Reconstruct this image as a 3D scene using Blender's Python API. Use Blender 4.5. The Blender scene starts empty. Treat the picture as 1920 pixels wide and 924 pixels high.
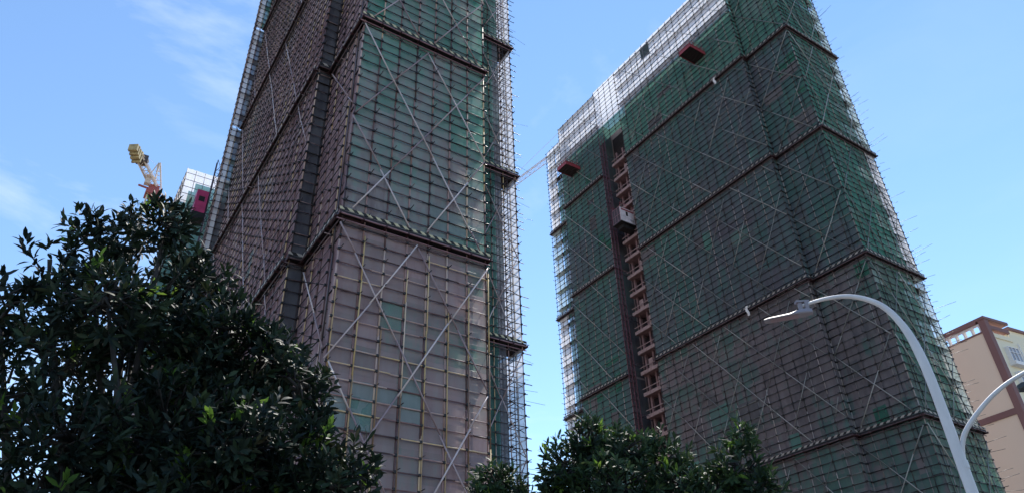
import bpy, math, random
import numpy as np
from mathutils import Vector, Matrix
random.seed(7); rng = np.random.default_rng(11)
S = bpy.context.scene
R = math.radians
# ------------------------------------------------------------------ camera
PITCH, ROLL, FOC = R(33.3), R(-2.2), 1370.0
cam_d = bpy.data.cameras.new('camera'); cam = bpy.data.objects.new('camera', cam_d); S.collection.objects.link(cam)
fw = Vector((0, math.cos(PITCH), math.sin(PITCH))); up0 = Vector((0, -math.sin(PITCH), math.cos(PITCH))); x0 = Vector((1, 0, 0))
c_, s_ = math.cos(ROLL), math.sin(ROLL)
rt = c_*x0 + s_*up0; up = -s_*x0 + c_*up0
cam.matrix_world = Matrix(((rt.x, up.x, -fw.x, 0), (rt.y, up.y, -fw.y, 0), (rt.z, up.z, -fw.z, 1.6), (0, 0, 0, 1)))
cam_d.sensor_width = 36; cam_d.lens = FOC/1920*36; cam_d.clip_end = 6000; cam_d.clip_start = .05
S.camera = cam
# ------------------------------------------------------------------ world, sun, exposure
SUN_AZ, SUN_EL = 74.0, 57.0          # azimuth counted from +X towards +Y
w = bpy.data.worlds.new('World'); S.world = w; w.use_nodes = True
nt = w.node_tree; N = nt.nodes; Lk = nt.links
bg = N['Background']; bg.inputs['Strength'].default_value = .15
sky = N.new('ShaderNodeTexSky'); sky.sky_type = 'NISHITA'; sky.sun_disc = False
sky.sun_elevation = R(SUN_EL); sky.sun_rotation = R(90 - SUN_AZ)
sky.air_density = 1.0; sky.dust_density = .0; sky.ozone_density = 1.6
tc = N.new('ShaderNodeTexCoord'); mp = N.new('ShaderNodeMapping'); mp.inputs['Scale'].default_value = (2.2, 1.2, 4.5); mp.inputs['Rotation'].default_value = (.3, .5, .2)
no = N.new('ShaderNodeTexNoise'); no.inputs['Scale'].default_value = 1.5; no.inputs['Detail'].default_value = 8; no.inputs['Roughness'].default_value = .56
try: no.inputs['Distortion'].default_value = .6
except Exception: pass
cr = N.new('ShaderNodeValToRGB'); cr.color_ramp.elements[0].position = .5; cr.color_ramp.elements[1].position = .82
cr.color_ramp.elements[1].color = (.42, .42, .42, 1)
mx = N.new('ShaderNodeMix'); mx.data_type = 'RGBA'; mx.inputs[7].default_value = (4.2, 4.4, 4.8, 1)
Lk.new(tc.outputs['Generated'], mp.inputs[0]); Lk.new(mp.outputs[0], no.inputs['Vector']); Lk.new(no.outputs['Fac'], cr.inputs[0])
hs = N.new('ShaderNodeHueSaturation'); hs.inputs['Saturation'].default_value = 1.06; hs.inputs['Hue'].default_value = .498; hs.inputs['Value'].default_value = .73; Lk.new(sky.outputs[0], hs.inputs['Color'])
sx = N.new('ShaderNodeSeparateXYZ'); Lk.new(tc.outputs['Generated'], sx.inputs[0]); mr = N.new('ShaderNodeMapRange')
mr.inputs['From Min'].default_value = .45; mr.inputs['From Max'].default_value = -.35; mr.inputs['To Min'].default_value = .12; mr.inputs['To Max'].default_value = 1.35
ml = N.new('ShaderNodeMath'); ml.operation = 'MULTIPLY'; Lk.new(sx.outputs[0], mr.inputs['Value']); Lk.new(cr.outputs[0], ml.inputs[0]); Lk.new(mr.outputs[0], ml.inputs[1])
Lk.new(ml.outputs[0], mx.inputs[0]); Lk.new(hs.outputs[0], mx.inputs[6]); Lk.new(mx.outputs[2], bg.inputs['Color'])
sl = bpy.data.lights.new('sun', 'SUN'); sl.energy = 3.0; sl.angle = R(.6); sl.color = (1, .95, .88)
so = bpy.data.objects.new('sun', sl); S.collection.objects.link(so)
sd = Vector((math.cos(R(SUN_AZ))*math.cos(R(SUN_EL)), math.sin(R(SUN_AZ))*math.cos(R(SUN_EL)), math.sin(R(SUN_EL))))
so.rotation_euler = sd.to_track_quat('Z', 'Y').to_euler(); so.location = (0, 0, 200)
S.view_settings.view_transform = 'Standard'; S.view_settings.look = 'None'; S.view_settings.gamma = 1
S.view_settings.exposure = 1.18
S.render.engine = 'CYCLES'; S.cycles.transparent_max_bounces = 24; S.cycles.max_bounces = 6
# ------------------------------------------------------------------ helpers
AZ = R(34.4)                                    # the street grid: every tower is turned by this
CU, SU = math.cos(AZ), math.sin(AZ)
def W(u, v, z=0): return Vector((u*CU - v*SU, u*SU + v*CU, z))
class MB:
    def __init__(s): s.v = []; s.f = []; s.m = []; s.t = []
    def quad(s, a, b, c, d, m=0, t=.5):
        k = len(s.v); s.v += [a, b, c, d]; s.f.append((k, k+1, k+2, k+3)); s.m.append(m); s.t.append(t)
    def box(s, lo, hi, m=0, t=None):
        t = random.random() if t is None else t
        x0, y0, z0 = [min(a, b) for a, b in zip(lo, hi)]; x1, y1, z1 = [max(a, b) for a, b in zip(lo, hi)]
        k = len(s.v); s.v += [(x0,y0,z0),(x1,y0,z0),(x1,y1,z0),(x0,y1,z0),(x0,y0,z1),(x1,y0,z1),(x1,y1,z1),(x0,y1,z1)]
        for f in ((0,3,2,1),(4,5,6,7),(0,1,5,4),(1,2,6,5),(2,3,7,6),(3,0,4,7)): s.f.append(tuple(k+i for i in f)); s.m.append(m); s.t.append(t)
    def tube(s, a, b, r=.035, n=5, m=0, t=None, r2=None):
        t = random.random() if t is None else t; r2 = r if r2 is None else r2
        a = Vector(a); b = Vector(b); d = b-a
        if d.length < 1e-6: return
        d.normalize(); h = Vector((0,0,1)) if abs(d.z) < .9 else Vector((1,0,0))
        p = d.cross(h).normalized(); q = d.cross(p)
        k = len(s.v)
        for c, rr in ((a, r), (b, r2)):
            for i in range(n):
                an = 2*math.pi*i/n; s.v.append(tuple(c + rr*(math.cos(an)*p + math.sin(an)*q)))
        for i in range(n):
            j = (i+1) % n; s.f.append((k+i, k+j, k+n+j, k+n+i)); s.m.append(m); s.t.append(t)
        s.f.append(tuple(k+i for i in reversed(range(n)))); s.m.append(m); s.t.append(t)
        s.f.append(tuple(k+n+i for i in range(n))); s.m.append(m); s.t.append(t)
    def long_tube(s, a, b, r=.035, jit=.02, seg=6.0, n=5, tr=None, m=0):
        a = Vector(a); b = Vector(b); L = (b-a).length
        if L < .05: return
        d = (b-a)/L; x = 0; first = random.uniform(.3, 1)*seg
        while x < L-.01:
            y = min(L, x+first); first = seg
            o = Vector([random.uniform(-jit, jit) for _ in range(3)]); o2 = Vector([random.uniform(-jit, jit) for _ in range(3)])
            s.tube(a+d*x+o, a+d*(min(y+.12, L))+o2, r, n, m, None if tr is None else random.uniform(*tr)); x = y
    def path(s, pts, rads, n=12, m=0):
        pts = [Vector(p) for p in pts]; k0 = len(s.v); prev = None
        for i, p in enumerate(pts):
            d = (pts[min(i+1, len(pts)-1)] - pts[max(i-1, 0)]).normalized()
            if prev is None: h = Vector((0,0,1)) if abs(d.z) < .9 else Vector((1,0,0)); q = d.cross(h).normalized()
            else: q = (prev - d*prev.dot(d)).normalized()
            prev = q; r = d.cross(q)
            for j in range(n):
                an = 2*math.pi*j/n; s.v.append(tuple(p + rads[i]*(math.cos(an)*q + math.sin(an)*r)))
        for i in range(len(pts)-1):
            for j in range(n):
                jj = (j+1) % n; a = k0+i*n; s.f.append((a+j, a+jj, a+n+jj, a+n+j)); s.m.append(m); s.t.append(.5)
        s.f.append(tuple(k0+j for j in reversed(range(n)))); s.m.append(m); s.t.append(.5)
        e = k0+(len(pts)-1)*n; s.f.append(tuple(e+j for j in range(n))); s.m.append(m); s.t.append(.5)
    def build(s, name, mats, parent=None, smooth=False, kind=None, org=None):
        if not s.v: return None
        if not isinstance(mats, (list, tuple)): mats = [mats]
        me = bpy.data.meshes.new(name)
        o3 = org if org is not None else (parent['_org'] if parent is not None and '_org' in parent else (0,0,0))
        vs = np.array([tuple(p) for p in s.v], dtype=float) - np.array(o3)
        me.from_pydata(vs.tolist(), [], s.f)
        for m in mats: me.materials.append(m)
        me.polygons.foreach_set('material_index', s.m)
        if smooth: me.polygons.foreach_set('use_smooth', [True]*len(s.f))
        at = me.attributes.new('tint', 'FLOAT', 'FACE'); at.data.foreach_set('value', s.t)
        me.update()
        o = bpy.data.objects.new(name, me); S.collection.objects.link(o)
        if parent is not None: o.parent = parent
        if kind: o['kind'] = kind
        return o
def tag(o, label, cat, group=None, kind=None):
    if label: o['label'] = label
    if cat: o['category'] = cat
    if group: o['group'] = group
    if kind: o['kind'] = kind
    return o
def thing(name, label, cat, org=(0,0,0), grid=True, group=None):
    """Empty at the thing's base; grid=True means org and all child vertices are in street-grid (u,v,z)."""
    o = bpy.data.objects.new(name, None); S.collection.objects.link(o)
    if grid: o.location = W(*org); o.rotation_euler = (0,0,AZ)
    else: o.location = org
    o['_org'] = tuple(float(a) for a in org); o.empty_display_size = .5
    return tag(o, label, cat, group)
# ------------------------------------------------------------------ materials
def mat(name):
    m = bpy.data.materials.new(name); m.use_nodes = True; n = m.node_tree.nodes; n.clear()
    out = n.new('ShaderNodeOutputMaterial'); return m, n, m.node_tree.links, out
def ramp(n, stops):
    r = n.new('ShaderNodeValToRGB'); e = r.color_ramp.elements
    while len(e) < len(stops): e.new(.5)
    for i, (p, c) in enumerate(stops): e[i].position = p; e[i].color = (*c, 1)
    return r
def noise(n, l, scale, detail=4, coord='Object', stretch=(1,1,1), rough=.55):
    t = n.new('ShaderNodeTexCoord'); mp = n.new('ShaderNodeMapping'); mp.inputs['Scale'].default_value = stretch
    q = n.new('ShaderNodeTexNoise'); q.inputs['Scale'].default_value = scale; q.inputs['Detail'].default_value = detail; q.inputs['Roughness'].default_value = rough
    l.new(t.outputs[coord], mp.inputs[0]); l.new(mp.outputs[0], q.inputs['Vector']); return q
def simple(name, col, rough=.6, metal=0, var=.25, scale=2.0, stretch=(1,1,1), bump=0, spec=.5):
    m, n, l, out = mat(name); b = n.new('ShaderNodeBsdfPrincipled'); q = noise(n, l, scale, 6, stretch=stretch)
    r = ramp(n, [(.25, tuple(c*(1-var) for c in col)), (.75, tuple(min(1, c*(1+var)) for c in col))])
    l.new(q.outputs['Fac'], r.inputs[0]); l.new(r.outputs[0], b.inputs['Base Color'])
    b.inputs['Roughness'].default_value = rough; b.inputs['Metallic'].default_value = metal; b.inputs['Specular IOR Level'].default_value = spec
    if bump:
        bp = n.new('ShaderNodeBump'); bp.inputs['Strength'].default_value = bump; bp.inputs['Distance'].default_value = .02
        l.new(q.outputs['Fac'], bp.inputs['Height']); l.new(bp.outputs[0], b.inputs['Normal'])
    l.new(b.outputs[0], out.inputs[0]); return m
def tinted(name, stops, rough=.5, metal=0.0, nscale=1.5, mixn=.25):
    m, n, l, out = mat(name); b = n.new('ShaderNodeBsdfPrincipled'); a = n.new('ShaderNodeAttribute'); a.attribute_name = 'tint'
    q = noise(n, l, nscale, 5); mm = n.new('ShaderNodeMath'); mm.operation = 'MULTIPLY_ADD'; mm.inputs[1].default_value = mixn*2; mm.inputs[2].default_value = -mixn
    ad = n.new('ShaderNodeMath'); ad.operation = 'ADD'; l.new(q.outputs['Fac'], mm.inputs[0]); l.new(mm.outputs[0], ad.inputs[0]); l.new(a.outputs['Fac'], ad.inputs[1])
    r = ramp(n, stops); l.new(ad.outputs[0], r.inputs[0]); l.new(r.outputs[0], b.inputs['Base Color'])
    b.inputs['Roughness'].default_value = rough; b.inputs['Metallic'].default_value = metal; l.new(b.outputs[0], out.inputs[0]); return m
def net(name, stops, alpha=.8, patch=(1.45, 1.8), trans=.35, big=.05, streak=True, avar=.15):
    """woven safety net: colour differs from one tied-on sheet to the next; partly see-through, lets light glow through"""
    m, n, l, out = mat(name)
    t = n.new('ShaderNodeTexCoord'); sep = n.new('ShaderNodeSeparateXYZ'); l.new(t.outputs['Object'], sep.inputs[0])
    s = n.new('ShaderNodeMath'); s.operation = 'ADD'; l.new(sep.outputs[0], s.inputs[0]); l.new(sep.outputs[1], s.inputs[1])
    def fl(src, d):
        a = n.new('ShaderNodeMath'); a.operation = 'DIVIDE'; a.inputs[1].default_value = d; l.new(src, a.inputs[0])
        b = n.new('ShaderNodeMath'); b.operation = 'FLOOR'; l.new(a.outputs[0], b.inputs[0]); return b.outputs[0]
    cb = n.new('ShaderNodeCombineXYZ'); l.new(fl(s.outputs[0], patch[0]), cb.inputs[0]); l.new(fl(sep.outputs[2], patch[1]), cb.inputs[1])
    wn = n.new('ShaderNodeTexWhiteNoise'); l.new(cb.outputs[0], wn.inputs['Vector'])
    q = noise(n, l, big, 5, rough=.6); q2 = noise(n, l, 1.2, 6, stretch=(1,1,.22), rough=.65)
    def madd(a, k, c):
        x = n.new('ShaderNodeMath'); x.operation = 'MULTIPLY_ADD'; x.inputs[1].default_value = k; l.new(a, x.inputs[0])
        if isinstance(c, float): x.inputs[2].default_value = c
        else: l.new(c, x.inputs[2])
        return x.outputs[0]
    v = madd(wn.outputs['Value'], .16, madd(q.outputs['Fac'], 1.9, madd(q2.outputs['Fac'], .8, -.93)))
    r = ramp(n, stops); l.new(v, r.inputs[0])
    d = n.new('ShaderNodeBsdfDiffuse'); tr = n.new('ShaderNodeBsdfTranslucent'); l.new(r.outputs[0], d.inputs[0]); l.new(r.outputs[0], tr.inputs[0])
    ms = n.new('ShaderNodeMixShader'); ms.inputs[0].default_value = trans; l.new(d.outputs[0], ms.inputs[1]); l.new(tr.outputs[0], ms.inputs[2])
    tp = n.new('ShaderNodeBsdfTransparent'); m2 = n.new('ShaderNodeMixShader')
    l.new(madd(q2.outputs['Fac'], avar*2, madd(wn.outputs['Value'], -avar*.8, alpha - avar*.6)), m2.inputs[0]); l.new(tp.outputs[0], m2.inputs[1]); l.new(ms.outputs[0], m2.inputs[2])
    l.new(m2.outputs[0], out.inputs[0]); return m
def stripes(name, dark, light, period=.62, duty=.5):
    m, n, l, out = mat(name); b = n.new('ShaderNodeBsdfPrincipled'); t = n.new('ShaderNodeTexCoord'); sp = n.new('ShaderNodeSeparateXYZ'); l.new(t.outputs['Object'], sp.inputs[0])
    def mth(op, a, c=None, k=None):
        x = n.new('ShaderNodeMath'); x.operation = op; l.new(a, x.inputs[0])
        if c is not None: l.new(c, x.inputs[1])
        if k is not None: x.inputs[1].default_value = k
        return x.outputs[0]
    s = mth('ADD', mth('ADD', sp.outputs[0], sp.outputs[1]), sp.outputs[2])
    fr = mth('FRACT', mth('DIVIDE', s, k=period)); g = mth('GREATER_THAN', fr, k=duty)
    q = noise(n, l, 3, 5); mx = n.new('ShaderNodeMix'); mx.data_type = 'RGBA'; l.new(g, mx.inputs[0]); mx.inputs[6].default_value = (*dark, 1); mx.inputs[7].default_value = (*light, 1)
    m2 = n.new('ShaderNodeMix'); m2.data_type = 'RGBA'; m2.blend_type = 'MULTIPLY'; m2.inputs[0].default_value = .7; l.new(mx.outputs[2], m2.inputs[6]); l.new(q.outputs['Fac'], m2.inputs[7])
    l.new(m2.outputs[2], b.inputs['Base Color']); b.inputs['Roughness'].default_value = .7; l.new(b.outputs[0], out.inputs[0]); return m
TUBE1 = tinted('rusty_scaffold_tube', [(0, (.05,.025,.025)), (.3, (.17,.09,.09)), (.55, (.36,.22,.20)), (.8, (.55,.40,.34)), (1, (.6,.42,.2))])
TUBE1B = tinted('yellow_tan_tube', [(0, (.13,.07,.06)), (.4, (.42,.27,.13)), (.75, (.62,.44,.20)), (1, (.66,.5,.42))])
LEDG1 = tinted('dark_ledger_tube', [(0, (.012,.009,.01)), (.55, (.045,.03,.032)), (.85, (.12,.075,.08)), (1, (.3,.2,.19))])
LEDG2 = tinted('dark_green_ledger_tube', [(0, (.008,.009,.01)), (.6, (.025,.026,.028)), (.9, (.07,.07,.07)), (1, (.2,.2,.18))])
BRACE = tinted('bare_steel_brace', [(0, (.26,.17,.18)), (.5, (.46,.35,.35)), (1, (.66,.56,.55))], rough=.4)
BRACE2 = tinted('grey_steel_brace', [(0, (.10,.10,.095)), (.5, (.24,.24,.225)), (1, (.42,.40,.37))], rough=.4)
TUBE2 = tinted('grey_scaffold_tube', [(0, (.03,.028,.028)), (.4, (.10,.085,.085)), (.75, (.30,.26,.25)), (1, (.46,.38,.36))])
COUP = simple('black_coupler', (.012,.011,.012), .6)
DECK = simple('bamboo_deck', (.022,.018,.019), .9, var=.5, scale=6)
BEAM = simple('dark_red_steel', (.045,.012,.014), .6, var=.4, scale=3)
RAIL = simple('pink_primed_rail', (.26,.14,.16), .5, var=.3, scale=2); RAILD = simple('dark_rail', (.10,.06,.065), .6, var=.4, scale=2)
TOE1 = stripes('hazard_board', (.012,.01,.008), (.75,.66,.42), .62)
TOE2 = stripes('faded_hazard_board', (.015,.013,.012), (.55,.48,.42), .74, .5)
NET1F = net('mauve_grey_net', [(.1, (.28,.22,.235)), (.28, (.42,.38,.39)), (.42, (.38,.44,.43)), (.56, (.26,.44,.39)), (.75, (.13,.38,.30))], .74, avar=.18)
NET1L = net('pink_brown_net', [(.1, (.36,.24,.25)), (.4, (.56,.41,.42)), (.62, (.50,.43,.43)), (.8, (.28,.42,.37))], .64, big=.03, avar=.2)
NET1S = net('purple_brown_net', [(.15, (.22,.13,.145)), (.45, (.44,.30,.32)), (.7, (.44,.36,.37)), (.9, (.26,.35,.33))], .9)
NET1D = net('slate_net', [(.15, (.10,.10,.12)), (.5, (.17,.17,.19)), (.8, (.16,.22,.22))], .9)
NETG = net('teal_net', [(.1, (.05,.12,.115)), (.5, (.085,.21,.185)), (.8, (.18,.34,.30))], .88, trans=.4)
NET2M = net('dark_green_net', [(.12, (.17,.165,.195)), (.32, (.17,.215,.235)), (.5, (.125,.235,.225)), (.7, (.13,.28,.24)), (.95, (.32,.34,.34))], .86, big=.035)
NET2U = net('green_net', [(.12, (.17,.205,.215)), (.35, (.15,.26,.235)), (.6, (.13,.32,.255)), (.9, (.28,.38,.34))], .9, big=.04)
NET2L = net('grey_green_net', [(.12, (.22,.20,.215)), (.36, (.30,.265,.28)), (.52, (.17,.28,.26)), (.7, (.16,.29,.25)), (.9, (.44,.35,.36))], .72, big=.045, avar=.2)
NET2R = net('bright_green_net', [(.12, (.14,.19,.18)), (.4, (.15,.31,.26)), (.65, (.12,.36,.28)), (.9, (.28,.46,.40))], .9, trans=.4, big=.07)
NET2RL = net('pale_grey_green_net', [(.12, (.22,.22,.215)), (.45, (.19,.28,.24)), (.7, (.15,.32,.25)), (.9, (.34,.38,.35))], .84, trans=.4, big=.07)
PALE = net('white_net', [(.1, (.82,.82,.86)), (.5, (.9,.9,.93)), (.9, (.94,.94,.96))], .9, trans=.55, avar=.05)
THINW = net('thin_white_net', [(.1, (.8,.8,.84)), (.9, (.9,.9,.92))], .72, trans=.65, avar=.12)
PALEG = net('pale_green_net', [(.1, (.42,.58,.52)), (.5, (.6,.72,.68)), (.9, (.8,.85,.85))], .6, trans=.55, avar=.1)
def walls(name, a, b, scale=.35):
    m, n, l, out = mat(name); bs = n.new('ShaderNodeBsdfPrincipled'); q = noise(n, l, scale, 8, stretch=(1,1,.35), rough=.65)
    r = ramp(n, [(.3, a), (.7, b)]); l.new(q.outputs['Fac'], r.inputs[0]); l.new(r.outputs[0], bs.inputs['Base Color']); bs.inputs['Roughness'].default_value = .85
    l.new(bs.outputs[0], out.inputs[0]); return m
WALL1 = walls('pink_grey_render', (.36,.27,.27), (.52,.41,.41)); WALL2 = walls('grey_render', (.26,.21,.215), (.42,.33,.33))
SLAB = simple('slab_edge_concrete', (.30,.2,.19), .85, var=.3, scale=1.5)
GLASS = simple('dark_window_glass', (.012,.016,.018), .15, var=.3)
FRAME = simple('grey_window_frame', (.16,.16,.17), .6)
# ------------------------------------------------------------------ ground
def flat(name, pts, z, m, kind='structure'):
    b = MB(); b.quad(*[(x, y, z) for x, y in pts]); o = b.build(name, m); o['kind'] = kind; return o
flat('ground', [(-2500,-2500),(2500,-2500),(2500,2500),(-2500,2500)], 0, simple('dry_earth', (.16,.13,.10), .95, var=.3, scale=.15))
def gq(u0, u1, v0, v1): return [tuple(W(u, v)[:2]) for u, v in ((u0,v0),(u1,v0),(u1,v1),(u0,v1))]
flat('road', gq(-200, 200, -16, 7.6), .004, simple('asphalt', (.05,.05,.052), .9, var=.2, scale=3))
b = MB()
b.box((-200, 7.6, 0), (200, 13, .14)); o = b.build('pavement', simple('paving', (.28,.26,.24), .9, var=.2, scale=1.2)); o.rotation_euler = (0,0,AZ); o['kind'] = 'structure'
b = MB(); b.box((-200, 7.35, 0), (200, 7.597, .15)); o = b.build('kerb', simple('kerb_stone', (.35,.34,.32), .9)); o.rotation_euler = (0,0,AZ); o['kind'] = 'structure'
# ------------------------------------------------------------------ towers (concrete bodies)
def floors(b, u0, u1, v0, v1, z0, z1, h=3.0, m=1, out=.06):
    z = z0
    while z < z1: b.box((u0-out, v0-out, z), (u1+out, v1+out, z+.14), m); z += h
def window(parent, face, a, fixed, z, wd, ht, n=-1):
    """framed window set on a wall: face 'front' (wall at v=fixed, looks to -v) or 'side' (wall at u=fixed, looks to -u)"""
    b = MB(); t = .07
    def bx(a0, a1, z0, z1, d0, d1, m):
        if face == 'front': b.box((a0, fixed-d1, z0), (a1, fixed-d0, z1), m)
        else: b.box((fixed-d1, a0, z0), (fixed-d0, a1, z1), m)
    bx(a, a+wd, z, z+ht, .004, .03, 0)
    for q in (a, a+wd/2-t/2, a+wd-t): bx(q, q+t, z, z+ht, .031, .09, 1)
    for q in (z, z+ht-t, z+ht*.62): bx(a+t, a+wd-t, q, q+t, .031, .08, 1)
    return b.build('window', [GLASS, FRAME], parent)
t1 = thing('tower_block', 'nearer unfinished pinkish grey tower block wrapped in netting, left of the gap of sky', 'building', (13.2, 36.9, 0))
b = MB(); b.box((13.2, 36.9, 0), (20.8, 60, 116)); b.box((20.8, 46.8, 0), (30.2, 66, 116)); b.box((12.2, 43.3, 0), (20.8, 84.5, 116))
b.build('wall', WALL1, t1)
b = MB(); floors(b, 13.2, 20.8, 36.9, 44, 2.9, 114); floors(b, 20.9, 30.2, 46.8, 60, 2.9, 114); floors(b, 12.2, 20.7, 43.3, 84.5, 2.9, 114)
b.build('floor_band', SLAB, t1)
for k in range(3, 25):
    z = 3.9 + 3*k
    for a, wd in ((13.5, 1.5), (17.9, 1.15)): window(t1, 'front', a, 36.84, z, wd, 1.6)
    window(t1, 'front', 26.2, 46.74, z, 1.5, 1.5)
    if 3 <= k < 17: window(t1, 'side', 52, 12.14, z, 1.8, 1.5)
b = MB(); b.box((19.9, 36.4, 4), (20.6, 36.83, 116)); b.build('downpipe_duct', SLAB, t1)
t2 = thing('tower_block', 'long unfinished tower block behind dark green netting, right of the gap of sky', 'building', (69.6, 35.2, 0))
b = MB(); b.box((69.6, 41.5, 0), (78, 65.4, 91.1)); b.box((71.2, 65.4, 0), (78, 71.39, 91.1)); b.box((69.6, 71.4, 0), (78, 81.5, 91.1)); b.box((72.3, 81.5, 0), (80, 86.6, 92)); b.box((70.3, 35.2, 0), (77.6, 41.5, 99))
b.build('wall', WALL2, t2)
b = MB()
for v0, v1, u in ((41.5, 65.4, 69.6), (71.4, 81.5, 69.6), (35.2, 41.4, 70.3)):
    z = 1
    while z < 89: b.box((u-.06, v0, z), (u+.4, v1, z+.16)); z += 3
b.build('floor_band', SLAB, t2)
k = 0
for j in range(6, 24):
    for a, wd in ((43.6, 1.8), (51.2, 1.6), (58.6, 1.8), (37.2, 1.7), (75.5, 1.8)):
        window(t2, 'side', a, 70.23 if a < 41 else 69.53, 2.1+3*j, wd, 1.6)
b = MB()
for v0, v1, c in ((47.0, 49.4, 0), (54.4, 56.6, 0), (61.8, 63.6, 0), (41.6, 42.9, 0), (39.2, 40.6, 0)):
    u = 70.3 if v0 < 41 else 69.6
    b.box((u-.35, v0, 2), (u-.065, v1, 88))
b.build('wall_pier', walls('pale_pink_render', (.42,.30,.30), (.62,.47,.46), .2), t2)
# hoist bay: recess between the two netted parts, a floor slab edge, a landing and columns at every storey
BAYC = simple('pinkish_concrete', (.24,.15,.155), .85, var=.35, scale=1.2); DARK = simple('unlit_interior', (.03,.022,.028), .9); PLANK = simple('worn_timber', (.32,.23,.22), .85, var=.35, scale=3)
b = MB()
for j in range(0, 28):
    z = 1.6+3.15*j
    if z > 82: break
    b.box((69.2, 65.45, z), (70.99, 69.9, z+.34), 0)
    for q in (66.0, 67.6, 69.2): b.box((69.9, q, z+.34), (70.25, q+.32, z+3.15), 0)
b.build('landing_slab', [BAYC, PLANK], t2)
b = MB()
for j in range(0, 26):
    b = MB(); z = 1.6+3.15*j; b.box((69.0, 65.5, z+.95), (69.1, 69.8, z+1.05)); b.box((69.0, 65.5, z-.1), (69.19, 69.8, z+.4))
    if j % 3 != 2: q = 65.6 + (j*1.37) % 2; b.box((69.3, q, z+.35), (69.36, q+.8, z+1.9))
    b.build('landing_guard', PLANK, t2)
b = MB(); b.box((71.0, 65.42, 1), (71.19, 70.88, 88)); b.build('unlit_interior_panel', DARK, t2)  # solid panel, its dark colour stands in for the shade of the rooms
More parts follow.
